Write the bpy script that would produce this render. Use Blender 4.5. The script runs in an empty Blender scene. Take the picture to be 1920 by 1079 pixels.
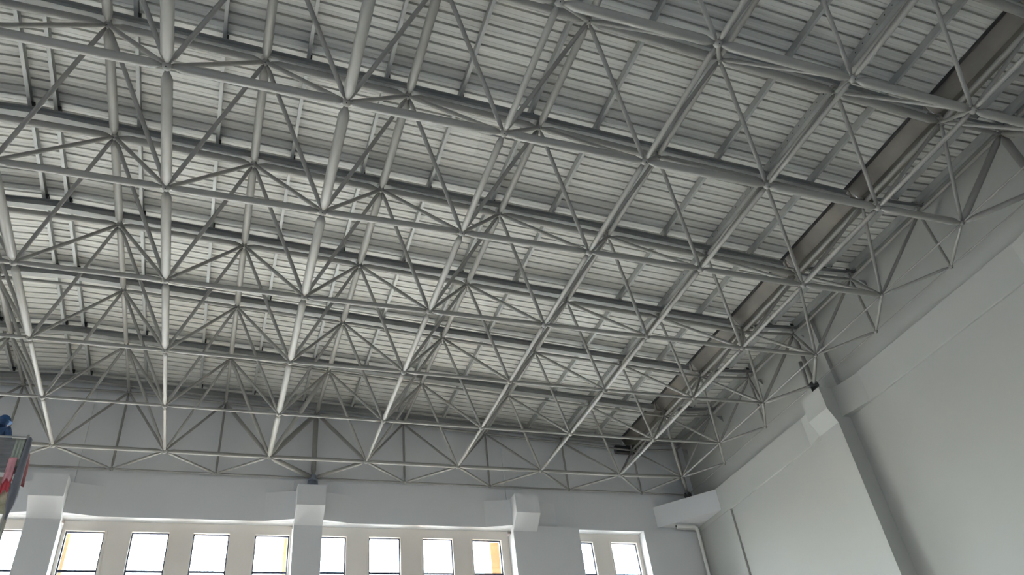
import bpy, bmesh, math, random
from mathutils import Vector, Matrix

# ------------------------------------------------------------------ settings
S = bpy.context.scene
COL = S.collection
U = 2.5            # one bay of the space frame in metres
Z0 = 11.166        # height of the bottom chord above the floor
def W(x, y, z): return Vector((x*U, y*U, z*U + Z0))

cam_d = bpy.data.cameras.new('camera')
cam_d.sensor_width = 36.0
cam_d.lens = 1454.016/1920*36
cam_d.clip_end = 500
cam = bpy.data.objects.new('camera', cam_d); COL.objects.link(cam)
R0 = Vector((0.9397458, -0.3251291, -0.1056830))
R1 = Vector((0.1247221, 0.6138677, -0.7794939))
R2 = Vector((0.3183116, 0.7193451, 0.6174304))
M = Matrix.Identity(4)
for k in range(3):
    M[k][0] = R0[k]; M[k][1] = -R1[k]; M[k][2] = -R2[k]
M.translation = W(1.0763952, -2.5125748, -3.8262097)
cam.matrix_world = M
S.camera = cam

# world: bright hazy sky
wd = bpy.data.worlds.new('sky'); S.world = wd; wd.use_nodes = True
nt = wd.node_tree; nt.nodes.clear()
wo = nt.nodes.new('ShaderNodeOutputWorld'); bg = nt.nodes.new('ShaderNodeBackground')
sk = nt.nodes.new('ShaderNodeTexSky'); sk.sky_type = 'NISHITA'
sk.sun_disc = False; sk.sun_elevation = math.radians(56); sk.sun_rotation = math.radians(-25)
sk.air_density = 1.0; sk.dust_density = 4.0; sk.ozone_density = 1.0
mixw = nt.nodes.new('ShaderNodeMix'); mixw.data_type = 'RGBA'
mixw.inputs[0].default_value = 0.55
mixw.inputs[7].default_value = (0.30, 0.31, 0.31, 1)
nt.links.new(sk.outputs[0], mixw.inputs[6])
nt.links.new(mixw.outputs[2], bg.inputs[0]); nt.links.new(bg.outputs[0], wo.inputs[0])
bg.inputs[1].default_value = 10.5

# the sun, shining in through the end wall windows onto the floor
sd = bpy.data.lights.new('sun', 'SUN'); sd.energy = 60.0; sd.angle = math.radians(0.6); sd.color = (1.0, 0.94, 0.85)
sun = bpy.data.objects.new('sun', sd); COL.objects.link(sun)
sun.rotation_euler = Vector((0.22, -0.42, -0.90)).to_track_quat('-Z', 'Y').to_euler()

S.view_settings.view_transform = 'Standard'; S.view_settings.look = 'None'
S.view_settings.gamma = 1.0; S.view_settings.use_curve_mapping = False
S.view_settings.exposure = 0.0
S.cycles.max_bounces = 10; S.cycles.diffuse_bounces = 6; S.cycles.transparent_max_bounces = 12
S.cycles.sample_clamp_indirect = 6.0

# ------------------------------------------------------------------ materials
def mat(name, col, rough=0.6, metal=0.0, var=0.0, scale=3.0, bump=0.0, col2=None, stretch=None, spec=0.5):
    m = bpy.data.materials.new(name); m.use_nodes = True
    n = m.node_tree; b = n.nodes['Principled BSDF']
    b.inputs['Roughness'].default_value = rough; b.inputs['Metallic'].default_value = metal
    b.inputs['Specular IOR Level'].default_value = spec
    b.inputs['Base Color'].default_value = (*col, 1)
    if var or bump or col2:
        tc = n.nodes.new('ShaderNodeTexCoord'); mp = n.nodes.new('ShaderNodeMapping')
        no = n.nodes.new('ShaderNodeTexNoise'); no.inputs['Scale'].default_value = scale
        no.inputs['Detail'].default_value = 5
        if stretch: mp.inputs['Scale'].default_value = stretch
        n.links.new(tc.outputs['Object'], mp.inputs[0]); n.links.new(mp.outputs[0], no.inputs['Vector'])
        cr = n.nodes.new('ShaderNodeValToRGB')
        c2 = col2 or tuple(c*(1-var) for c in col)
        cr.color_ramp.elements[0].position = 0.32; cr.color_ramp.elements[1].position = 0.68
        cr.color_ramp.elements[0].color = (*c2, 1); cr.color_ramp.elements[1].color = (*col, 1)
        n.links.new(no.outputs[0], cr.inputs[0]); n.links.new(cr.outputs[0], b.inputs['Base Color'])
        if bump:
            bp = n.nodes.new('ShaderNodeBump'); bp.inputs['Strength'].default_value = bump
            bp.inputs['Distance'].default_value = 0.02
            n.links.new(no.outputs[0], bp.inputs['Height']); n.links.new(bp.outputs[0], b.inputs['Normal'])
    return m

PAINT = mat('tube_paint', (0.262, 0.256, 0.238), 0.42, 0.0, 0.10, 2.0)
PAINT2 = mat('bearing_paint', (0.20, 0.22, 0.27), 0.5, 0.0, 0.2, 4.0)
PURL = mat('galvanised_steel', (0.40, 0.41, 0.40), 0.45, 0.25, 0.15, 3.0)
BEAM = mat('beam_paint', (0.31, 0.315, 0.305), 0.5, 0.1, 0.15, 2.0)
DARK = mat('dark_steel', (0.05, 0.05, 0.05), 0.6, 0.2, 0.2, 5.0)
HOLE = mat('bolt_hole', (0.012, 0.012, 0.012), 0.8)
GUT = mat('gutter_steel', (0.18, 0.168, 0.145), 0.5, 0.15, 0.3, 1.4, col2=(0.12, 0.11, 0.096))
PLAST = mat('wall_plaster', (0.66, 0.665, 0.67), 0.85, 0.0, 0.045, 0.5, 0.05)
PLAST_DIM = mat('wall_plaster_dimmed', (0.415, 0.42, 0.395), 0.8, 0.0, 0.05, 0.35, 0.04)  # same paint as the end wall, darkened so the right wall looks less lit
PLAST_BOUNCE = mat('bounce_lit_plaster', (0.84, 0.78, 0.71), 0.85, 0.0, 0.03, 0.6)  # plaster round the windows, lightened and warmed in place of bounced sunlight
FLOOR = mat('floor_boards', (0.17, 0.155, 0.14), 0.45, 0.0, 0.15, 1.5)
FRAME = mat('window_frame', (0.03, 0.04, 0.075), 0.4, 0.3, 0.2, 4.0)
ORANGE = mat('exterior_render', (0.46, 0.27, 0.135), 0.85, 0.0, 0.08, 2.0)
PIPE = mat('white_plastic', (0.60, 0.60, 0.57), 0.45, 0.0, 0.05, 3.0)
TARP = mat('grey_tarpaulin', (0.20, 0.205, 0.215), 0.75, 0.0, 0.4, 3.0, 0.2, stretch=(1, 1, 5))
RED = mat('red_cloth', (0.50, 0.06, 0.08), 0.8, 0.0, 0.4, 5.0)
PINK = mat('pink_cloth', (0.62, 0.30, 0.34), 0.8, 0.0, 0.3, 5.0)
BROWN = mat('brown_blanket', (0.33, 0.23, 0.19), 0.9, 0.0, 0.35, 6.0)
FLORAL = mat('patterned_quilt', (0.52, 0.50, 0.36), 0.9, 0.0, 0.2, 9.0, col2=(0.22, 0.22, 0.14))
GREENC = mat('green_grey_cloth', (0.34, 0.38, 0.33), 0.85, 0.0, 0.4, 5.0)
NAVY = mat('navy_cloth', (0.03, 0.05, 0.10), 0.85, 0.0, 0.3, 5.0)
BLUE = mat('blue_jacket', (0.02, 0.06, 0.15), 0.8, 0.0, 0.35, 8.0, 0.3)
HELM = mat('blue_helmet', (0.012, 0.07, 0.19), 0.85, 0.0, 0.2, 8.0)
SKIN = mat('skin', (0.45, 0.26, 0.19), 0.6, 0.0, 0.1, 6.0)
HAIR = mat('hair', (0.01, 0.01, 0.01), 0.6)
WOOD = mat('scaffold_plank', (0.30, 0.22, 0.14), 0.8, 0.0, 0.3, 6.0, stretch=(1, 8, 1))

# corrugated deck: faint streaks and slightly different tone from sheet to sheet
DECK = bpy.data.materials.new('roof_deck'); DECK.use_nodes = True
_n = DECK.node_tree; _b = _n.nodes['Principled BSDF']
_b.inputs['Metallic'].default_value = 0.1; _b.inputs['Roughness'].default_value = 0.55
_tc = _n.nodes.new('ShaderNodeTexCoord'); _mp = _n.nodes.new('ShaderNodeMapping')
_mp.inputs['Scale'].default_value = (0.25, 9.0, 1.0)
_no = _n.nodes.new('ShaderNodeTexNoise'); _no.inputs['Scale'].default_value = 1.6; _no.inputs['Detail'].default_value = 6
_cr = _n.nodes.new('ShaderNodeValToRGB')
_cr.color_ramp.elements[0].position = 0.3; _cr.color_ramp.elements[0].color = (0.55, 0.55, 0.515, 1)
_cr.color_ramp.elements[1].position = 0.7; _cr.color_ramp.elements[1].color = (0.73, 0.725, 0.68, 1)
_oi = _n.nodes.new('ShaderNodeObjectInfo'); _mr = _n.nodes.new('ShaderNodeMapRange')
_mr.inputs['To Min'].default_value = 0.86; _mr.inputs['To Max'].default_value = 1.04
_mx = _n.nodes.new('ShaderNodeMix'); _mx.data_type = 'RGBA'; _mx.blend_type = 'MULTIPLY'; _mx.inputs[0].default_value = 1.0
_n.links.new(_tc.outputs['Object'], _mp.inputs[0]); _n.links.new(_mp.outputs[0], _no.inputs['Vector'])
_n.links.new(_no.outputs[0], _cr.inputs[0]); _n.links.new(_oi.outputs['Random'], _mr.inputs[0])
_n.links.new(_cr.outputs[0], _mx.inputs[6]); _n.links.new(_mr.outputs[0], _mx.inputs[7])
_n.links.new(_mx.outputs[2], _b.inputs['Base Color'])

GLASS = bpy.data.materials.new('window_glass'); GLASS.use_nodes = True
_n = GLASS.node_tree; _n.nodes.clear()
_o = _n.nodes.new('ShaderNodeOutputMaterial'); _t = _n.nodes.new('ShaderNodeBsdfTransparent'); _g = _n.nodes.new('ShaderNodeBsdfGlossy')
_t.inputs[0].default_value = (0.93, 0.98, 0.98, 1); _g.inputs['Roughness'].default_value = 0.03
_m = _n.nodes.new('ShaderNodeMixShader'); _m.inputs[0].default_value = 0.06
_n.links.new(_t.outputs[0], _m.inputs[1]); _n.links.new(_g.outputs[0], _m.inputs[2]); _n.links.new(_m.outputs[0], _o.inputs[0])

# ------------------------------------------------------------------ helpers
def tag(o, label=None, cat=None, group=None, kind=None):
    if label: o['label'] = label
    if cat: o['category'] = cat
    if group: o['group'] = group
    if kind: o['kind'] = kind
    return o
def empty(name, loc=(0, 0, 0)):
    o = bpy.data.objects.new(name, None); COL.objects.link(o); o.location = loc
    o.empty_display_size = 0.2
    return o
def setparent(o, p):
    if p is not None:
        o.parent = p
        o.matrix_parent_inverse = Matrix.Translation(-p.location) if p.parent is None else Matrix.Translation(-(p.matrix_world.translation))
def obj(name, bm, m, parent=None, smooth=False, bevel=0.0):
    me = bpy.data.meshes.new(name)
    bmesh.ops.recalc_face_normals(bm, faces=bm.faces)
    if smooth:
        for f in bm.faces: f.smooth = True
    bm.to_mesh(me); bm.free()
    for mm in (m if isinstance(m, (list, tuple)) else [m]): me.materials.append(mm)
    o = bpy.data.objects.new(name, me); COL.objects.link(o)
    if parent is not None: o.parent = parent
    if parent is not None: o.matrix_parent_inverse = Matrix.Translation(-world_loc(parent))
    if bevel:
        b = o.modifiers.new('bevel', 'BEVEL'); b.width = bevel; b.segments = 2; b.limit_method = 'ANGLE'
    return o
def world_loc(p):
    v = Vector((0, 0, 0)); q = p
    while q is not None:
        v = v + Vector(q.location)
        if q.parent is not None: v = v + q.matrix_parent_inverse.translation
        q = q.parent
    return v
def box(bm, a, b, mi=0):
    x0, y0, z0 = a; x1, y1, z1 = b
    v = [bm.verts.new(p) for p in ((x0,y0,z0),(x1,y0,z0),(x1,y1,z0),(x0,y1,z0),(x0,y0,z1),(x1,y0,z1),(x1,y1,z1),(x0,y1,z1))]
    for f in ((0,3,2,1),(4,5,6,7),(0,1,5,4),(1,2,6,5),(2,3,7,6),(3,0,4,7)):
        bm.faces.new([v[i] for i in f]).material_index = mi
def boxu(bm, x0, x1, y0, y1, z0, z1, mi=0):
    box(bm, tuple(W(x0, y0, z0)), tuple(W(x1, y1, z1)), mi)
def prism(bm, pts, off, mi=0):
    a = [bm.verts.new(p) for p in pts]; b = [bm.verts.new(Vector(p)+Vector(off)) for p in pts]
    n = len(a)
    bm.faces.new(a).material_index = mi; bm.faces.new(b[::-1]).material_index = mi
    for i in range(n): bm.faces.new((a[i], b[i], b[(i+1) % n], a[(i+1) % n])).material_index = mi
def frame_of(d):
    d = d.normalized(); up = Vector((0, 0, 1)) if abs(d.z) < 0.9 else Vector((1, 0, 0))
    s = d.cross(up).normalized(); return d, s, s.cross(d).normalized()
def lathe(bm, p, d, prof, n=12, mi=0):
    """rings of radius r at distance t from p along d, capped"""
    d, s, u = frame_of(d); rings = []
    for t, r in prof:
        c = p + d*t
        rings.append([bm.verts.new(c + (s*math.cos(2*math.pi*k/n) + u*math.sin(2*math.pi*k/n))*r) for k in range(n)])
    for a, b in zip(rings, rings[1:]):
        for k in range(n):
            f = bm.faces.new((a[k], a[(k+1) % n], b[(k+1) % n], b[k])); f.material_index = mi; f.smooth = True
    bm.faces.new(rings[0][::-1]).material_index = mi; bm.faces.new(rings[-1]).material_index = mi
def tube_path(bm, pts, r, n=12):
    pts = [Vector(p) for p in pts]; rings = []
    for i, p in enumerate(pts):
        d = (pts[min(i+1, len(pts)-1)] - pts[max(i-1, 0)])
        d, s, u = frame_of(d)
        if rings:
            s = (prev_s - d*prev_s.dot(d)).normalized(); u = s.cross(d).normalized()
        prev_s = s
        rings.append([bm.verts.new(p + (s*math.cos(2*math.pi*k/n) + u*math.sin(2*math.pi*k/n))*r) for k in range(n)])
    for a, b in zip(rings, rings[1:]):
        for k in range(n):
            f = bm.faces.new((a[k], a[(k+1) % n], b[(k+1) % n], b[k])); f.smooth = True
    bm.faces.new(rings[0][::-1]); bm.faces.new(rings[-1])

# ------------------------------------------------------------------ lattice
YR = [-0.4985, -0.0225, 0.4594, 0.9264, 1.417, 1.8926, 2.3807, 2.8603, 3.3024, 3.7533, 4.1978, 4.6395, 5.0887, 5.5374]
DZ = [-0.0036, 0.0006, 0.0017, 0.0051, 0.0041, 0.004, 0.0036, 0.0031, 0.0013, 0.0028, -0.0022, -0.007, -0.0027, -0.0105]
def Y(y):
    k = int(round((y+0.5)*2))
    return YR[k] if k >= 0 else YR[0] + k*0.4735
def dz(y):
    k = int(round((y+0.5)*2)); return DZ[k] if k >= 0 else DZ[0]
ZT = {-1: .8973, 0: .9016, 1: .8558, 2: .8079, 3: .7499, 4: .6894, 5: .6438, 6: .593, 7: .6442, -2: .8558}
ZB = {-1: .0008, 0: 0, 1: -.0031, 2: .0015, 3: .001, 4: .0037, 5: .0038, 6: .0198, -2: 0.0, -3: 0.0}
XT = {-2: -2.0, -1: -.9985, 0: -.0007, 1: .9886, 2: 1.9861, 3: 2.9994, 4: 4.0137, 5: 5.0248, 6: 6.0192, 7: 6.689}
XB = {-2: -1.5, -1: -.484, 0: .4923, 1: 1.485, 2: 2.4792, 3: 3.4954, 4: 4.4938, 5: 5.5056, 6: 6.361}
def PT(i, y): return W(XT[i], Y(y), ZT[i] + dz(y))
def PB(i, y): return W(XB[i], Y(y), ZB[i] + dz(y))
def PS(i, y): return W(XT[i], Y(y), 0.006 + dz(y))

# ------------------------------------------------------------------ floor and hidden walls
bm = bmesh.new(); boxu(bm, -8.2, 7.2, -6.4, 6.1, -4.50, -4.466)
tag(obj('floor', bm, FLOOR), kind='structure')

FL = -4.466
ROOF_T = 1.25
def gable_top(x):  # height of the underside of the deck, in units
    return 0.93 - 0.0515*abs(x + 0.5) + 0.19

# ------------------------------------------------------------------ roof: sheets and purlins
ceil = empty('ceiling', tuple(W(-0.5, 0, 1.0))); tag(ceil, kind='structure')
PITCH = 0.2120/U*1.0        # rib pitch in units
def sheet_mesh(x0, z0, x1, z1, n, y0, ribw=0.046, ribd=0.060, p=0.212):
    """n pans running along x with narrow recessed grooves; closed slab of thin steel"""
    bm = bmesh.new()
    prof = []; y = 0.0
    for k in range(n):
        prof += [(y, 0.0), (y + p*0.40, 0.0), (y + p*0.42, 0.004), (y + p*0.46, 0.004), (y + p*0.48, 0.0), (y + p - ribw, 0.0), (y + p - ribw*0.85, ribd), (y + p - ribw*0.15, ribd)]
        y += p
    prof.append((y, 0.0))
    A, Bv = W(x0, y0, z0), W(x1, y0, z1)
    a = [bm.verts.new(A + Vector((0, py, pz))) for py, pz in prof]
    b = [bm.verts.new(Bv + Vector((0, py, pz))) for py, pz in prof]
    for k in range(len(prof)-1): bm.faces.new((a[k], a[k+1], b[k+1], b[k]))
    # upper skin
    T = 0.075
    c = [bm.verts.new(A + Vector((0, py, T))) for py in (0, y)]; d = [bm.verts.new(Bv + Vector((0, py, T))) for py in (0, y)]
    bm.faces.new((c[0], d[0], d[1], c[1]))
    bm.faces.new((a[0], b[0], d[0], c[0])); bm.faces.new((a[-1], c[1], d[1], b[-1]))
    return bm, y
y = -6.3; PW = 4*0.212/U
random.seed(4)
XE = 5.93
while y < 5.62:
    n = 4 if y + PW < 5.64 else max(1, int((5.64-y)*U/0.212))
    for (xa, xb) in ((-0.42, 2.66), (2.62, XE)):
        lift = 0.0 if xa < 0 else 0.0012
        bm, _ = sheet_mesh(xa, gable_top(xa)+lift, xb, gable_top(xb)+lift, n, y); obj('roof_sheet', bm, DECK, ceil)
    bm, _ = sheet_mesh(-7.7, gable_top(-7.7), -0.58, gable_top(-0.58), n, y); obj('roof_sheet', bm, DECK, ceil)
    bm, _ = sheet_mesh(-0.60, gable_top(-0.58)+.001, -0.40, gable_top(-0.42)+.001, n, y); obj('ridge_sheet', bm, DECK, ceil)
    bm, _ = sheet_mesh(6.16, 0.775, 6.86, 0.83, n, y); obj('roof_sheet', bm, DECK, ceil)
    y += PW

def hbeam(bm, x0, z0, x1, z1, y, h, w, t=0.012):
    """I section along x: z is the bottom; sizes in metres"""
    for (ya, yb, za, zb) in ((-w/2, w/2, 0, t), (-w/2, w/2, h-t, h), (-t/2, t/2, t, h-t)):
        A = W(x0, y, z0); B = W(x1, y, z1)
        v = [bm.verts.new(A+Vector((0, a, b))) for a, b in ((ya, za), (yb, za), (yb, zb), (ya, zb))]
        u = [bm.verts.new(B+Vector((0, a, b))) for a, b in ((ya, za), (yb, za), (yb, zb), (ya, zb))]
        bm.faces.new(v); bm.faces.new(u[::-1])
        for k in range(4): bm.faces.new((v[k], u[k], u[(k+1) % 4], v[(k+1) % 4]))
ROWS_T = [-2, -1, 0, 1, 2, 3, 4, 5, 6]
H_MAIN = 0.072*U
ZOFF = 0.138
for r in ROWS_T:
    for (xa, xb) in ((-0.5, 2.0), (2.0, 4.0), (4.0, 5.90)):
        bm = bmesh.new(); hbeam(bm, xa, gable_top(xa)-ZOFF, xb, gable_top(xb)-ZOFF, Y(r), H_MAIN, 0.14)
        obj('roof_beam', bm, BEAM, ceil)
    for (xa, xb) in ((-2.6, -0.5),):
        bm = bmesh.new(); hbeam(bm, xa, gable_top(xa)-ZOFF, xb, gable_top(xb)-ZOFF, Y(r), H_MAIN, 0.14)
        obj('roof_beam', bm, BEAM, ceil)
    bm = bmesh.new(); hbeam(bm, 6.20, 0.775-0.105, 6.80, 0.822-0.105, Y(r), 0.11, 0.10)
    obj('edge_beam', bm, BEAM, ceil)

def cpurlin(x, zt, ya, yb, h=0.165, w=0.062, t=0.006, holes=False, zt2=None):
    """C section along y hanging below the deck, open to +x; lipped"""
    bm = bmesh.new(); A = W(x, ya, zt); L = (yb-ya)*U
    def bb(x0, x1, z0, z1, mi=0): box(bm, (A.x+x0, A.y, A.z+z0), (A.x+x1, A.y+L, A.z+z1), mi)
    bb(0, t, -h, 0); bb(t, w, -h, -h+t); bb(t, w, -t, 0); bb(w-t, w, -h+t, -h+t+0.018); bb(w-t, w, -t-0.018, -t)
    if holes:
        k = 0.12
        while k < L-0.1:
            lathe(bm, Vector((A.x-0.0015, A.y+k, A.z-h*0.5)), Vector((1, 0, 0)), [(0, 0.013), (0.001, 0.013)], 8, 1); k += 0.2
    o = obj('purlin', bm, [PURL, HOLE], ceil)
    # dark end cleats
    for yy, s in ((A.y+L, -1), (A.y, 1)):
        bm = bmesh.new()
        box(bm, (A.x+0.008, min(yy, yy+s*0.05), A.z-h*0.95), (A.x+w+0.03, max(yy, yy+s*0.05), A.z-0.02))
        obj('cleat', bm, DARK, o)
    return o
PX = [-2.71, -2.15, -1.69, -1.15, -0.60, -0.43, .132, .692, 1.255, 1.815, 2.372, 2.933, 3.484, 4.045, 4.59, 5.07, 5.52]
for x in PX:
    for r in ROWS_T[:-1]:
        wide = x in (4.045, 5.07)
        cpurlin(x, gable_top(x)-0.001, Y(r)+0.002, Y(r+1)-0.002, holes=wide, h=0.225 if wide and False else 0.16, w=0.062 if not wide else 0.10)
for (x, h, w) in ((6.40, 0.13, 0.16), (6.72, 0.16, 0.10)):
    for r in ROWS_T[:-1]:
        cpurlin(x, 0.775+(x-6.16)*0.0786-0.001, Y(r)+0.024, Y(r+1)-0.024, h=h, w=w)
bm = bmesh.new(); boxu(bm, XE+0.006, 6.155, -6.3, 5.95, 0.83, 0.90); boxu(bm, XE-0.1, 6.25, -6.3, 5.95, 0.90, 0.92)
boxu(bm, -7.9, 7.1, 5.66, 5.95, 1.16, 1.20)
obj('light_leak_capping', bm, PURL, ceil)  # unseen blocks added to stop sky light leaking past gutter and end wall
# short edge trim under the deck at the gutter
for r in ROWS_T[:-1]:
    bm = bmesh.new(); boxu(bm, XE-0.015, XE+0.004, Y(r), Y(r+1), gable_top(XE)-0.02, gable_top(XE)-0.001)
    obj('edge_trim', bm, DARK, ceil)

# gutter along the right eave
gut = empty('roof_gutter', tuple(W(6.05, 1.8, 0.66)))
tag(gut, 'long brown-grey steel box gutter running along the right side of the roof', 'gutter')
for k, r in enumerate(ROWS_T[:-1]):
    bm = bmesh.new()
    ya, yb = Y(r)+0.002, Y(r+1)-0.002 if r < 5 else 5.628
    t = 0.004
    prism(bm, [W(5.935, ya, 0.795), W(5.935+t, ya, 0.795), W(6.02+t, ya, 0.665+t), W(6.02, ya, 0.665)], (0, (yb-ya)*U, 0))
    boxu(bm, 6.02+t, 6.155, ya, yb, 0.665, 0.665+t)
    boxu(bm, 6.155, 6.155+t, ya, yb, 0.665, 0.80)
    obj('trough_section', bm, GUT, gut)
    bm = bmesh.new()
    boxu(bm, 5.925, 5.933, Y(r+1)-0.016, Y(r+1)-0.003, 0.66, 0.79)
    boxu(bm, 5.925, 6.165, Y(r+1)-0.016, Y(r+1)-0.003, 0.655, 0.6640)
    obj('joint_strap', bm, GUT, gut)
bm = bmesh.new(); boxu(bm, 5.80, 6.10, 5.555, 5.622, 0.56, 0.655); obj('outlet_box', bm, DARK, gut, bevel=0.01)
for r in ROWS_T[1:]:
    bm = bmesh.new()
    prism(bm, [W(6.765, Y(r)-0.02, 0.640), W(6.848, Y(r)-0.02, 0.640), W(6.848, Y(r)-0.02, 0.565)], (0, 0.02, 0))
    obj('wall_bracket', bm, BEAM, gut)

# ------------------------------------------------------------------ walls
# end wall
wb = empty('wall_back', tuple(W(-0.5, 5.7, FL))); tag(wb, kind='structure')
def mir(x0, x1): return (-0.965-x1, -0.965-x0)
YW, YC, YWIN = 5.63, 5.555, 5.745
ZBM = -0.465
bm = bmesh.new(); boxu(bm, -7.95, 7.15, YW, 5.95, ZBM, 0.60)
prism(bm, [W(-7.95, YW, 0.60), W(7.15, YW, 0.60), W(7.15, YW, 0.84), W(6.85, YW, 0.84), W(5.95, YW, 0.80), W(-0.5, YW, 1.135), W(-7.95, YW, 0.755)], (0, 0.32*U, 0))
obj('upper_wall', bm, PLAST, wb)
cols_c = [-0.4825, 1.9675, 4.40]
zones = [(-0.335, 1.82), (2.115, 4.255), (5.08, 5.97)]
piers = [(4.5455, 5.08, 5.5565), (5.97, 6.755, 5.60)]
def both(l):
    out = list(l)
    for a in l:
        m = mir(a[0], a[1]); out.append((m[0], m[1]) + tuple(a[2:]))
    return out
for (x0, x1, yf) in both(piers):
    bm = bmesh.new(); boxu(bm, x0, x1, yf, 5.95, FL, ZBM-0.0005); obj('wall_pier', bm, PLAST, wb)
xs = [-.302, .284, .858, 1.457, 2.050, 2.641, 3.238, 3.816, 4.98, 5.572]
WW = 0.346
wins = [(x, x+WW) for x in xs]
ZW1, ZSILL = -0.566, -4.05
for (za, zb_) in both(zones):
    bm = bmesh.new()
    boxu(bm, za, zb_, YWIN, 5.83, ZW1, ZBM-0.0005)          # header
    boxu(bm, za, zb_, YWIN, 5.83, FL, ZSILL)         # below sill
    inside = sorted([w for w in both(wins) if w[0] > za-0.12 and w[1] < zb_+0.12])
    cur = za
    for (a, b) in inside:
        if a > cur+0.001: boxu(bm, cur, a, YWIN, 5.83, ZSILL, ZW1)
        cur = b
    if cur < zb_-0.001: boxu(bm, cur, zb_, YWIN, 5.83, ZSILL, ZW1)
    obj('window_wall', bm, PLAST_BOUNCE, wb)

# pillars of the end wall with corbels and beam haunches
def pillar_back(x0, x1):
    bm = bmesh.new()
    boxu(bm, x0, x1, YC, 5.95, FL, -0.531)
    # lower haunch (slanted) + corbel block
    pts = [W(x0, YC, -0.531), W(x0, 5.384, -0.377), W(x0, 5.384, -0.150), W(x0, YW-0.0005, -0.150), W(x0, YW-0.0005, -0.531)]
    prism(bm, pts, ((x1-x0)*U, 0, 0))
    o = obj('pillar', bm, PLAST); tag(o, kind='structure')
    bm = bmesh.new(); boxu(bm, x0-0.02, x1+0.02, 5.612, YW+0.01, -0.1495, 0.9)
    obj('pillar_upper', bm, PLAST, o)
    # horizontal haunches of the ring beam
    for s, xe in ((-1, x0), (1, x1)):
        bm = bmesh.new()
        prism(bm, [W(xe, YC+0.002, -0.463), W(xe, YW, -0.463), W(xe+s*0.30, YW, -0.463)], (0, 0, (0.463-0.152)*U))
        obj('beam_haunch', bm, PLAST, o)
    return o
pillar_back(-0.63, -0.335); pillar_back(1.82, 2.1125); pillar_back(4.255, 4.545)
pillar_back(*mir(1.82, 2.1125)); pillar_back(*mir(4.255, 4.545))

# right wall
wr = empty('wall_right', tuple(W(6.8, 0, FL))); tag(wr, kind='structure')
XBM = 6.755
bm = bmesh.new(); boxu(bm, 6.85, 7.10, -6.3, YW, -0.142, 0.84); obj('upper_wall', bm, PLAST_DIM, wr)
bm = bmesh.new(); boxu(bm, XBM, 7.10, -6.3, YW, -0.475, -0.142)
obj('ring_beam', bm, PLAST_DIM, wr, bevel=0.02)
bm = bmesh.new(); boxu(bm, 6.776, 7.10, -6.3, 4.856, FL, -0.4755); obj('wall_panel', bm, PLAST_DIM, wr)
bm = bmesh.new(); boxu(bm, XBM, 7.10, 4.866, YW, FL, -0.4755); obj('corner_pier', bm, PLAST_DIM, wr)
bm = bmesh.new(); boxu(bm, 6.79, 7.10, 4.856, 4.866, FL, -0.4755); obj('joint_filler', bm, DARK, wr)
def pillar_right(y0, y1):
    bm = bmesh.new(); XC = 6.600
    boxu(bm, XC, XBM+0.05, y0, y1, FL, -0.541)
    pts = [W(XC, y0, -0.541), W(6.528, y0, -0.387), W(6.528, y0, -0.150), W(6.86, y0, -0.150), W(6.86, y0, -0.541)]
    prism(bm, pts, (0, (y1-y0)*U, 0))
    o = obj('pillar', bm, PLAST_DIM); tag(o, kind='structure')
    bm = bmesh.new(); boxu(bm, 6.80, 6.86, y0+0.02, y1-0.02, -0.1495, 0.80); obj('pillar_upper', bm, PLAST_DIM, o)
    for s, ye in ((-1, y0), (1, y1)):
        bm = bmesh.new()
        prism(bm, [W(6.68, ye, -0.473), W(XBM, ye, -0.473), W(XBM, ye+s*0.32, -0.473)], (0, 0, (0.473-0.160)*U))
        obj('beam_haunch', bm, PLAST_DIM, o)
for (a, b) in ((2.662, 2.955), (-0.17, 0.123), (-2.97, -2.68)): pillar_right(a, b)
# diagonal corner block carrying the corner bearing
bm = bmesh.new()
prism(bm, [W(6.757, 5.032, -0.412), W(6.195, 5.624, -0.412), W(6.195, 5.66, -0.412), W(6.80, 5.66, -0.412), W(6.80, 5.032, -0.412)], (0, 0, (0.412-0.15)*U))
tag(obj('corner_corbel', bm, PLAST), kind='structure')

# hidden walls: left side and behind the camera, the latter with openings added for light
def wall_open(name, axis, pos, a0, a1, openings, z0, z1, th=0.12, top=0.83):
    e = empty(name, tuple(W(pos if axis == 0 else -0.5, pos if axis == 1 else 0, FL))); tag(e, kind='structure')
    def bx(bm, u0, u1, za, zb):
        if axis == 0: boxu(bm, pos-th/2, pos+th/2, u0, u1, za, zb)
        else: boxu(bm, u0, u1, pos-th/2, pos+th/2, za, zb)
    bm = bmesh.new()
    bx(bm, a0, a1, FL, z0); bx(bm, a0, a1, z1, top)
    cur = a0
    for (p, q) in openings:
        bx(bm, cur, p, z0, z1); cur = q
    bx(bm, cur, a1, z0, z1)
    obj('wall_body', bm, PLAST, e)
    return e
opL = []
opF_fill = [(-6.4, -4.4), (-3.6, -1.6), (-0.8, 1.2), (2.0, 4.0)]  # unseen openings behind the camera, added to brighten the end wall
wall_open('wall_left', 0, -7.83, -6.3, 5.63, opL, -3.9, -1.2, top=0.74)
e = wall_open('wall_front', 1, -6.36, -7.9, 7.1, opF_fill, -3.9, -1.4)
bm = bmesh.new(); prism(bm, [W(-7.9, -6.40, 0.83), W(7.1, -6.40, 0.83), W(-0.5, -6.40, 1.15)], (0, 0.08*U, 0)); obj('gable', bm, PLAST, e)

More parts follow.
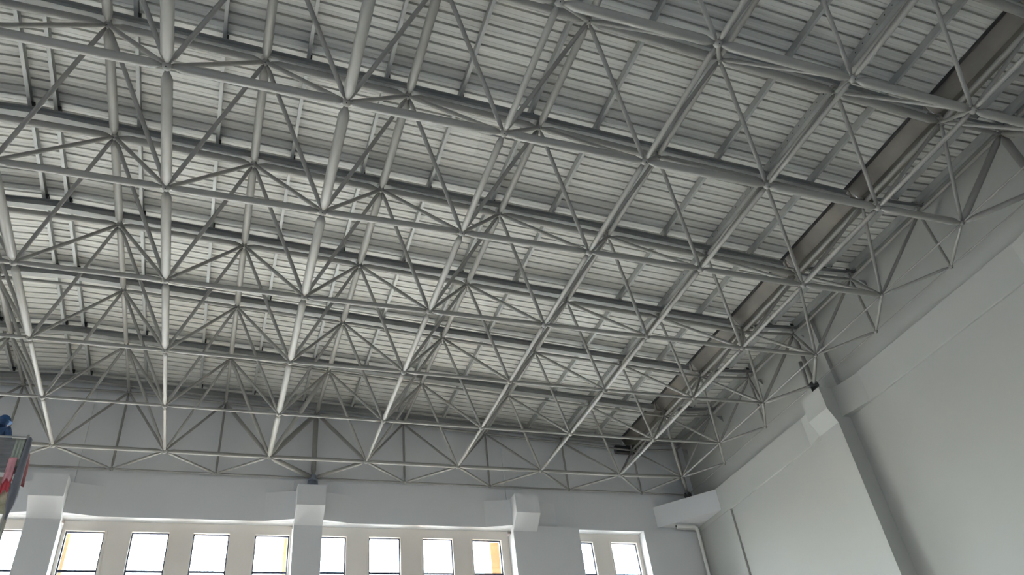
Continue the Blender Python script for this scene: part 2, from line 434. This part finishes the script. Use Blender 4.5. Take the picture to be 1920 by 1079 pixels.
# ------------------------------------------------------------------ windows
nwin = 0
def window(x0, x1, first=True):
    global nwin
    nwin += 1
    e = empty('window_%d' % nwin, tuple(W((x0+x1)/2, 5.78, ZSILL))); tag(e, kind='structure')
    yf0, yf1 = 5.768, 5.790
    fw = 0.013
    bm = bmesh.new()
    boxu(bm, x0, x0+fw, yf0, yf1, ZSILL, ZW1); boxu(bm, x1-fw, x1, yf0, yf1, ZSILL, ZW1)
    boxu(bm, x0+fw, x1-fw, yf0, yf1, ZW1-fw*0.8, ZW1); boxu(bm, x0+fw, x1-fw, yf0, yf1, ZSILL, ZSILL+fw)
    obj('window_frame', bm, FRAME, e)
    zt = ZW1-fw*0.8
    zs = [-0.950, -1.75, -2.55, -3.35, ZSILL+fw-0.02]
    for z in zs:
        if z > ZSILL+0.1:
            bm = bmesh.new(); boxu(bm, x0+fw, x1-fw, yf0, yf1, z-0.009, z+0.011); obj('transom', bm, FRAME, e)
        bm = bmesh.new(); boxu(bm, x0+fw, x1-fw, 5.778, 5.7805, z+0.011, zt); obj('pane', bm, GLASS, e)
        zt = z-0.009
    # light plaster bead around the opening
    bm = bmesh.new()
    boxu(bm, x0-0.022, x0, YWIN-0.006, YWIN+0.004, ZSILL, ZW1+0.020); boxu(bm, x1, x1+0.022, YWIN-0.006, YWIN+0.004, ZSILL, ZW1+0.020)
    boxu(bm, x0, x1, YWIN-0.006, YWIN+0.004, ZW1, ZW1+0.020)
    obj('window_trim', bm, PLAST_BOUNCE, e)
for w in sorted(both(wins)): window(*w)
# light portals in the openings (sampling guides for the daylight)
def portal(loc, rot, sx, sy):
    l = bpy.data.lights.new('portal', 'AREA'); l.shape = 'RECTANGLE'; l.size = sx; l.size_y = sy
    l.cycles.is_portal = True
    o = bpy.data.objects.new('window_daylight_portal', l); COL.objects.link(o); o.location = loc; o.rotation_euler = rot
for (za, zb_) in both(zones):
    portal(W((za+zb_)/2, 5.86, (ZSILL+ZW1)/2), (math.radians(-90), 0, 0), (zb_-za)*U, (ZW1-ZSILL)*U)
for (p, q) in opL: portal(W(-7.95, (p+q)/2, -2.55), (0, math.radians(-90), 0), 2.7*U, (q-p)*U)
for (p, q) in opF_fill: portal(W((p+q)/2, -6.5, -2.65), (math.radians(90), 0, 0), (q-p)*U, 2.5*U)

# exterior buttresses seen through the glass
for xa, xb in [(-0.665, -0.285), (1.77, 2.14), (4.10, 4.5), mir(1.77, 2.14), mir(4.10, 4.5)]:
    bm = bmesh.new(); boxu(bm, xa, xb, 5.96, 6.22, FL, 0.3)
    o = obj('buttress', bm, ORANGE); tag(o, kind='structure')
bm = bmesh.new(); boxu(bm, -30, 30, 6.3, 40, FL-0.1, FL-0.02); tag(obj('ground', bm, mat('paving', (0.45, 0.43, 0.40), 0.9)), kind='structure')

# ------------------------------------------------------------------ space frame
sf = empty('space_frame', tuple(W(1.0, 2.0, 0)))
tag(sf, 'pale grey steel space frame of tubes and ball joints spanning the whole roof', 'space frame')
BALL = 0.068
def ball_mesh(r):
    bm = bmesh.new()
    bmesh.ops.create_uvsphere(bm, u_segments=14, v_segments=9, radius=r)
    for f in bm.faces: f.smooth = True
    lathe(bm, Vector((-r*0.1, -r*0.55, -r*0.86)), Vector((-0.1, -0.5, -0.8)), [(0, r*0.14), (0.003, r*0.14)], 8, 1)
    me = bpy.data.meshes.new('ball_joint'); bm.to_mesh(me); bm.free()
    me.materials.append(PAINT); me.materials.append(HOLE); return me
BM, BMS, BML = ball_mesh(BALL), ball_mesh(0.052), ball_mesh(0.09)
def ball(p, me=BM):
    o = bpy.data.objects.new('ball_joint', me); COL.objects.link(o); o.parent = sf
    o.location = Vector(p) - Vector(sf.location)
    return o
def member(name, a, b, d, br=0.055, m=PAINT):
    r = d/2000.0
    v = b-a; L = v.length; tip = min(r*0.62, 0.030); cone = 0.05 + 1.2*r
    bm = bmesh.new()
    lathe(bm, a, v, [(br-0.008, tip*0.8), (br+0.03, tip*0.8), (br+0.032, tip*1.1), (br+0.032+cone, r), (L-br-0.032-cone, r), (L-br-0.032, tip*1.1), (L-br-0.03, tip*0.8), (L-br+0.008, tip*0.8)], 14)
    return obj(name, bm, m, sf)
BY = {-2: [159, 159, 159, 140, 89, 89, 75], -1: [180, 180, 180, 159, 140, 89, 89], 0: [180, 180, 162, 165, 140, 92, 76], 1: [180, 169, 171, 166, 147, 138, 131],
      2: [114, 105, 116, 122, 110, 101, 76], 3: [89, 86, 95, 88, 84, 79, 72], 4: [89, 81, 90, 90, 87, 82, 74], 5: [89, 86, 86, 84, 84, 84, 76], 6: [48, 42, 42, 44, 48, 50, 55]}
BX = {-1.5: 159, -.5: 152, .5: 145, 1.5: 122, 2.5: 98, 3.5: 76, 4.5: 68, 5.5: 103}
TY = {-2: [159, 159, 159, 150, 120, 80, 75, 75], -1: [165, 165, 165, 165, 159, 140, 114, 76], 0: [165, 165, 162, 165, 158, 130, 104, 74], 1: [165, 160, 156, 156, 154, 134, 119, 76],
      2: [165, 165, 164, 164, 160, 139, 123, 116], 3: [140, 136, 134, 130, 130, 118, 99, 76], 4: [100, 100, 100, 100, 99, 95, 88, 78], 5: [100, 100, 100, 98, 96, 90, 84, 78],
      6: [100, 100, 100, 98, 94, 88, 78, 80], 7: [89, 89, 89, 80, 76, 76, 76, 76]}
TX = {-2: 159, -1: 159, 0: 160, 1: 143, 2: 147, 3: 122, 4: 76, 5: 66, 6: 63}
ROWS_B = [-1.5, -.5, .5, 1.5, 2.5, 3.5, 4.5, 5.5]
CB = list(range(-2, 7)); CT = list(range(-2, 8))
for i in CB:
    for r in ROWS_B: ball(PB(i, r), BMS if i == 6 else BM)
for i in CT:
    for r in ROWS_T: ball(PT(i, r), BMS if i == 7 else BM)
for i in CB:
    for k in range(7): member('bottom_chord', PB(i, ROWS_B[k]), PB(i, ROWS_B[k+1]), BY[i][k])
for r in ROWS_B:
    for i in CB[:-1]: member('bottom_chord', PB(i, r), PB(i+1, r), BX[r])
for i in CT:
    for k in range(8): member('top_chord', PT(i, ROWS_T[k]), PT(i, ROWS_T[k+1]), TY[i][k])
for r in ROWS_T:
    for i in CT[:-1]: member('top_chord', PT(i, r), PT(i+1, r), TX[r] if i < 6 else min(TX[r], 76))
thick = {(7, 3, 6, 2.5): 89, (7, 3, 6, 3.5): 89, (7, 0, 6, .5): 140, (7, 0, 6, -.5): 140, (7, 6, 6, 5.5): 100,
         (2, 6, 1, 5.5): 140, (2, 6, 2, 5.5): 100, (2, 5, 1, 5.5): 114, (1, 6, 1, 5.5): 100, (1, 5, 1, 5.5): 90, (6, 5, 6, 5.5): 89, (6, 1, 5, .5): 76, (6, 2, 5, 1.5): 76}
WBD = {-1.5: 76, -.5: 73, .5: 76, 1.5: 75, 2.5: 74, 3.5: 70, 4.5: 67, 5.5: 65}
for i in CB:
    for r in ROWS_B:
        for (ti, tr) in ((i, r-.5), (i+1, r-.5), (i, r+.5), (i+1, r+.5)):
            d = thick.get((ti, tr, i, r), WBD[r])
            member('web_member', PB(i, r), PT(ti, int(tr)), d)
# border nodes at bottom level: end wall row and right wall column
for i in CT:
    ball(PS(i, 6), BMS)
    big = i in (2, 7)
    member('edge_post', PS(i, 6), PT(i, 6), 140 if i == 2 else (89 if i == 7 else 62))
    if i < 7: member('edge_chord', PS(i, 6), PS(i+1, 6), 50)
    if i < 7: member('edge_brace', PS(i, 6), PB(i, 5.5), 114 if i == 1 and False else (95 if i == 2 else 66))
    if i > -2: member('edge_brace', PS(i, 6), PB(i-1, 5.5), 130 if i == 2 else (89 if i == 7 else 66))
for r in ROWS_T[:-1]:
    ball(PS(7, r), BMS)
    member('edge_post', PS(7, r), PT(7, r), {3: 114, 0: 159, -3: 114}.get(r, 66))
    member('edge_chord', PS(7, r), PS(7, r+1), 24)
    if r > -2: member('edge_brace', PS(7, r), PB(6, r-.5), {3: 84, 0: 114}.get(r, 62))
    member('edge_brace', PS(7, r), PB(6, r+.5), {3: 84, 0: 114}.get(r, 62))
# stub posts carrying the roof beams
for i in CT:
    for r in ROWS_T:
        p = PT(i, r); top = W(0, 0, (gable_top(XT[i])-ZOFF) if i < 7 else 0.725).z
        if i == 6: top = W(0, 0, 0.662).z
        if top - p.z < 0.07: continue
        bm = bmesh.new()
        lathe(bm, p, Vector((0, 0, 1)), [(0.05, 0.035), (top-p.z-0.012, 0.035)], 10)
        lathe(bm, Vector((p.x, p.y, top-0.012)), Vector((0, 0, 1)), [(0, 0.085), (0.011, 0.085)], 10)
        obj('stub_post', bm, PAINT, sf)
# bearings
def bearing(name_p, p, ztop, m=PAINT2):
    bm = bmesh.new(); zb = W(0, 0, -0.149).z
    box(bm, (p.x-0.17, p.y-0.17, zb), (p.x+0.17, p.y+0.17, zb+0.03))
    lathe(bm, Vector((p.x, p.y, zb+0.03)), Vector((0, 0, 1)), [(0, 0.07), (p.z-zb-0.08, 0.07)], 12)
    for a in range(4):
        c, s = math.cos(a*math.pi/2), math.sin(a*math.pi/2)
        q = Vector((p.x, p.y, zb+0.03)); h = p.z-zb-0.10
        n = Vector((-s, c, 0))*0.008
        prism(bm, [q+Vector((c*.06, s*.06, 0))-n, q+Vector((c*.16, s*.16, 0))-n, q+Vector((c*.13, s*.13, h))-n, q+Vector((c*.06, s*.06, h))-n], n*2)
    lathe(bm, Vector((p.x, p.y, p.z-0.09)), Vector((0, 0, 1)), [(0, 0.10), (0.05, 0.12), (0.13, 0.12), (0.17, 0.08)], 16)
    o = obj('bearing', bm, m, sf); tag(o, name_p)
bearing('dark blue-grey bearing', PS(2, 6), 0)
bearing('dark grey bearing', PS(7, 6), 0, DARK)
bearing('dark grey bearing', PS(7, 3), 0, DARK)
bearing('dark grey bearing', PS(7, 0), 0, DARK)

# leaning drain tail behind the right wall bearing
bm = bmesh.new(); tube_path(bm, [W(6.705, 2.93, 0.34), W(6.71, 2.97, 0.07)], 0.055)
tag(obj('drain_pipe', bm, PAINT), 'short thick grey pipe beside the bearing on the right wall pillar', 'pipe')

# pipe in the corner
yc = 5.47
bm = bmesh.new(); pts = [W(6.36, yc, -0.452), W(6.60, yc, -0.452)]
for k in range(1, 9):
    a = k/8*math.pi/2; pts.append(W(6.60+0.05*math.sin(a), yc, -0.452-0.05*(1-math.cos(a))))
pts.append(W(6.65, yc, FL+0.02)); tube_path(bm, pts, 0.05, 14)
tp = obj('corner_pipe', bm, PIPE)
tag(tp, 'white pipe bending down the wall in the far right corner', 'pipe')
bm = bmesh.new(); lathe(bm, W(6.36, yc, -0.452)-Vector((0.002, 0, 0)), Vector((-1, 0, 0)), [(0, 0.038), (0.003, 0.038)], 12)
obj('pipe_mouth', bm, HOLE, tp)
for z in (-1.2, -2.2, -3.2):
    bm = bmesh.new(); boxu(bm, 6.655, 6.7545, yc-0.01, yc+0.01, z-0.01, z+0.01); obj('pipe_clip', bm, PURL, tp)
bm = bmesh.new(); pts = [W(6.42, 5.56, -0.44), W(6.66, 5.56, -0.44)]
for k in range(1, 9):
    a = k/8*math.pi/2; pts.append(W(6.66+0.05*math.sin(a), 5.56, -0.44-0.05*(1-math.cos(a))))
pts.append(W(6.71, 5.56, FL+0.02)); tube_path(bm, pts, 0.03, 12)
tag(obj('conduit', bm, PIPE), 'thin pale conduit behind the white pipe in the far corner', 'conduit')

# ------------------------------------------------------------------ scaffold platform, cloths and worker at the left
PY = 3.62
px1 = -0.335           # right face of the platform
deck_z = -1.09
sc_ = empty('scaffold_tower', tuple(W(-0.75, 3.95, FL)))
tag(sc_, 'tall steel scaffold tower with planked top at the left edge, draped with cloths', 'scaffold')
legs = [(px1-0.03, PY+0.02), (px1-0.10, PY+0.40), (px1-0.78, PY+0.02), (px1-0.78, PY+0.40)]
for (x, yy) in legs:
    bm = bmesh.new(); tube_path(bm, [W(x, yy, FL), W(x, yy, -0.66)], 0.024, 10); obj('upright', bm, PURL, sc_)
for z in (-0.68, -0.86, -1.06, -1.9, -2.75, -3.6):
    for (a, b) in ((0, 1), (2, 3), (0, 2), (1, 3)):
        bm = bmesh.new(); tube_path(bm, [W(*legs[a], z), W(*legs[b], z)], 0.02, 8); obj('rail', bm, PURL, sc_)
for k, z in enumerate((-1.06, -1.9, -2.75)):
    for (a, b) in ((0, 2), (1, 3)):
        bm = bmesh.new(); tube_path(bm, [W(*legs[a], z), W(*legs[b], z-0.84)], 0.017, 8); obj('diagonal_brace', bm, PURL, sc_)
for k in range(4):
    bm = bmesh.new(); boxu(bm, px1-0.80, px1-0.03-k*0.02, PY+0.035+k*0.09, PY+0.035+k*0.09+0.084, deck_z, deck_z+0.016); obj('plank', bm, WOOD, sc_)

def cloth(name, label, cat, m, p0, p1, ztop, zbot0, zbot1, folds=6, amp=0.03, yoff=0.0, seed=1, group=None, flare=0.0):
    """hanging cloth between two plan points, folds in depth, real thickness"""
    rnd = random.Random(seed); bm = bmesh.new(); nu, nv = 28, 12
    A = Vector((p0[0]*U, p0[1]*U, 0)); B = Vector((p1[0]*U, p1[1]*U, 0)); d = (B-A); n = Vector((d.y, -d.x, 0)).normalized()
    ph = [rnd.random()*6 for _ in range(4)]
    g = []
    for j in range(nv+1):
        row = []; t = j/nv
        for i in range(nu+1):
            s = i/nu; zb = zbot0+(zbot1-zbot0)*s + 0.015*math.sin(9*s+ph[0])
            z = (ztop + (zb-ztop)*t)*U+Z0
            o = amp*(0.25+t)*(math.sin(folds*2*math.pi*s+ph[1]) + 0.5*math.sin(folds*3.7*s+ph[2]+2*t)) + flare*t
            q = A+d*s + n*(o+yoff); row.append(bm.verts.new((q.x, q.y, z)))
        g.append(row)
    for j in range(nv):
        for i in range(nu):
            f = bm.faces.new((g[j][i], g[j][i+1], g[j+1][i+1], g[j+1][i])); f.smooth = True
    o = obj(name, bm, m); so = o.modifiers.new('thick', 'SOLIDIFY'); so.thickness = 0.008
    tag(o, label, cat, group); return o
cloth('tarpaulin', 'grey tarpaulin hung along the top guard rail of the scaffold', 'tarpaulin', TARP, (px1-0.80, PY-0.015), (px1-0.015, PY-0.015), -0.715, -1.02, -0.99, 5, 0.015, 0.02, 3)
cloth('blanket', 'brown and pink blanket hanging below the grey tarpaulin', 'blanket', BROWN, (px1-0.80, PY-0.02), (px1-0.09, PY-0.02), -1.03, -1.20, -1.16, 7, 0.015, 0.015, 5)
cloth('quilt', 'yellow-green patterned quilt hanging lowest on the scaffold', 'quilt', FLORAL, (px1-0.80, PY-0.01), (px1-0.02, PY-0.01), -1.12, -1.29, -1.28, 9, 0.008, -0.04, 7)
cloth('jacket_cloth', 'bright red and pink garment hanging beside the rolled cloth', 'garment', RED, (px1-0.085, PY-0.05), (px1-0.03, PY-0.05), -0.98, -1.17, -1.15, 2, 0.01, 0.05, 9)
cloth('pink_garment', 'small pink garment hanging above the bright red one', 'garment', PINK, (px1-0.085, PY-0.05), (px1-0.032, PY-0.05), -0.90, -1.09, -1.07, 2, 0.008, 0.085, 10)
cloth('green_cloth', 'grey-green cloth bunched at the corner of the scaffold rail', 'cloth', GREENC, (px1-0.085, PY-0.035), (px1-0.025, PY-0.035), -0.74, -0.96, -0.94, 3, 0.01, 0.055, 11)
cloth('dark_red_cloth', 'dark red cloth hanging on the far side of the scaffold corner', 'cloth', mat('dark_red_cloth', (0.20, 0.05, 0.06), 0.85, 0, 0.4, 8), (px1+0.012, PY+0.03), (px1-0.02, PY+0.24), -0.80, -1.02, -0.97, 4, 0.02, 0.0, 12)
cloth('navy_cloth', 'navy cloth hanging behind the rolled grey cloth', 'cloth', NAVY, (px1+0.004, PY-0.04), (px1-0.012, PY+0.05), -0.76, -1.10, -1.06, 2, 0.008, 0.0, 13)
# rolled cloth tied to the corner upright
bm = bmesh.new(); q = W(px1+0.010, PY-0.085, -0.73)
lathe(bm, q, Vector((0, 0, -1)), [(0, 0.015), (0.05, 0.045), (0.4, 0.06), (0.9, 0.07), (1.15, 0.085), (1.35, 0.065), (1.52, 0.02), (1.56, 0.025), (1.6, 0.01)], 14)
tag(obj('rolled_cloth', bm, mat('rolled_cloth', (0.17, 0.18, 0.21), 0.8, 0, 0.4, 8, 0.3, stretch=(1, 1, .3))), 'long slate-grey rolled cloth hanging down from the scaffold corner', 'cloth')

# worker
def skin_body(name, verts, edges, radii, m, sub=2, root=0):
    me = bpy.data.meshes.new(name); me.from_pydata(verts, edges, []); me.update()
    o = bpy.data.objects.new(name, me); COL.objects.link(o); me.materials.append(m)
    o.modifiers.new('skin', 'SKIN'); sv = me.skin_vertices[0].data
    for k, r in enumerate(radii): sv[k].radius = (r, r) if not isinstance(r, tuple) else r
    sv[root].use_root = True
    s = o.modifiers.new('sub', 'SUBSURF'); s.levels = sub; s.render_levels = sub
    for k in o.modifiers: pass
    return o
base = W(-0.625, 3.86, deck_z+0.016)
wk = empty('person', tuple(base))
wk.rotation_euler = (0, 0, math.radians(152))
tag(wk, 'worker in a blue helmet and dark blue jacket standing on the scaffold', 'person')
v = [(0,0,.92),(0,.01,1.10),(0,0,1.30),(0,-.01,1.42),(0,-.03,1.50),
     (.10,0,.86),(.12,.02,.50),(.13,0,.10),(.14,-.12,.05),
     (-.10,0,.86),(-.12,.02,.50),(-.13,0,.10),(-.14,-.12,.05),
     (.18,0,1.38),(.24,-.02,1.12),(.20,-.24,1.02),
     (-.18,0,1.38),(-.25,-.04,1.12),(-.12,-.26,1.05)]
e = [(0,1),(1,2),(2,3),(3,4),(0,5),(5,6),(6,7),(7,8),(0,9),(9,10),(10,11),(11,12),(2,13),(13,14),(14,15),(2,16),(16,17),(17,18)]
rr = [(.15,.11),(.14,.10),(.17,.11),.07,.055,.10,.075,.05,.045,.10,.075,.05,.045,.075,.055,.04,.075,.055,.04]
b = skin_body('jacket', v, e, rr, BLUE); b.parent = wk
bm = bmesh.new(); bmesh.ops.create_uvsphere(bm, u_segments=20, v_segments=14, radius=0.1)
for vv in bm.verts:
    vv.co.x *= 0.78; vv.co.z *= 1.15; vv.co.y *= 0.95
    if vv.co.z < -0.04: vv.co.x *= 0.8; vv.co.y = vv.co.y*0.85-0.012
    if abs(vv.co.x) < 0.02 and vv.co.y < -0.075 and -0.035 < vv.co.z < 0.02: vv.co.y -= 0.022
for f in bm.faces: f.smooth = True
for sx in (-1, 1):
    m4 = Matrix.Translation((sx*0.03, -0.088, 0.012)); bmesh.ops.create_uvsphere(bm, u_segments=8, v_segments=6, radius=0.012, matrix=m4)
    m4 = Matrix.Translation((sx*0.080, 0.0, -0.005)) @ Matrix.Diagonal((0.4, 0.7, 1.2, 1)); bmesh.ops.create_uvsphere(bm, u_segments=8, v_segments=6, radius=0.026, matrix=m4)
bmesh.ops.translate(bm, verts=bm.verts, vec=Vector((0, -0.04, 1.59)) + base)
obj('head', bm, SKIN, wk)
bm = bmesh.new()
prof = [(0.0, 0.118), (0.03, 0.116), (0.07, 0.10), (0.11, 0.065), (0.13, 0.01)]
lathe(bm, base+Vector((0, -0.035, 1.61)), Vector((0, 0, 1)), prof, 20)
lathe(bm, base+Vector((0, -0.065, 1.603)), Vector((0, 0, 1)), [(0, 0.125), (0.008, 0.12)], 20)
obj('helmet', bm, HELM, wk)
bm = bmesh.new(); lathe(bm, base+Vector((0, 0.005, 1.47)), Vector((0, -0.15, 1)), [(0, 0.09), (0.06, 0.095), (0.12, 0.105), (0.15, 0.10)], 16)
obj('neck_cloth', bm, BLUE, wk)
def hand(x, y, z, s):
    o = skin_body('hand', [(0,0,0),(0,-.05,-.005),(.018*s,-.085,-.012),(.022*s,-.10,-.035),(.006*s,-.09,-.012),(.008*s,-.108,-.038),(-.006*s,-.088,-.012),(-.005*s,-.104,-.037),(-.018*s,-.082,-.012),(-.018*s,-.094,-.033),(.028*s,-.035,-.01),(.036*s,-.06,-.028)],
        [(0,1),(1,2),(2,3),(1,4),(4,5),(1,6),(6,7),(1,8),(8,9),(0,10),(10,11)], [.022,.026,.010,.008,.010,.008,.010,.008,.009,.007,.012,.009], SKIN, 1)
    o.parent = wk; o.location = (x, y, z)
hand(.20, -.26, 1.01, 1); hand(-.12, -.28, 1.04, -1)
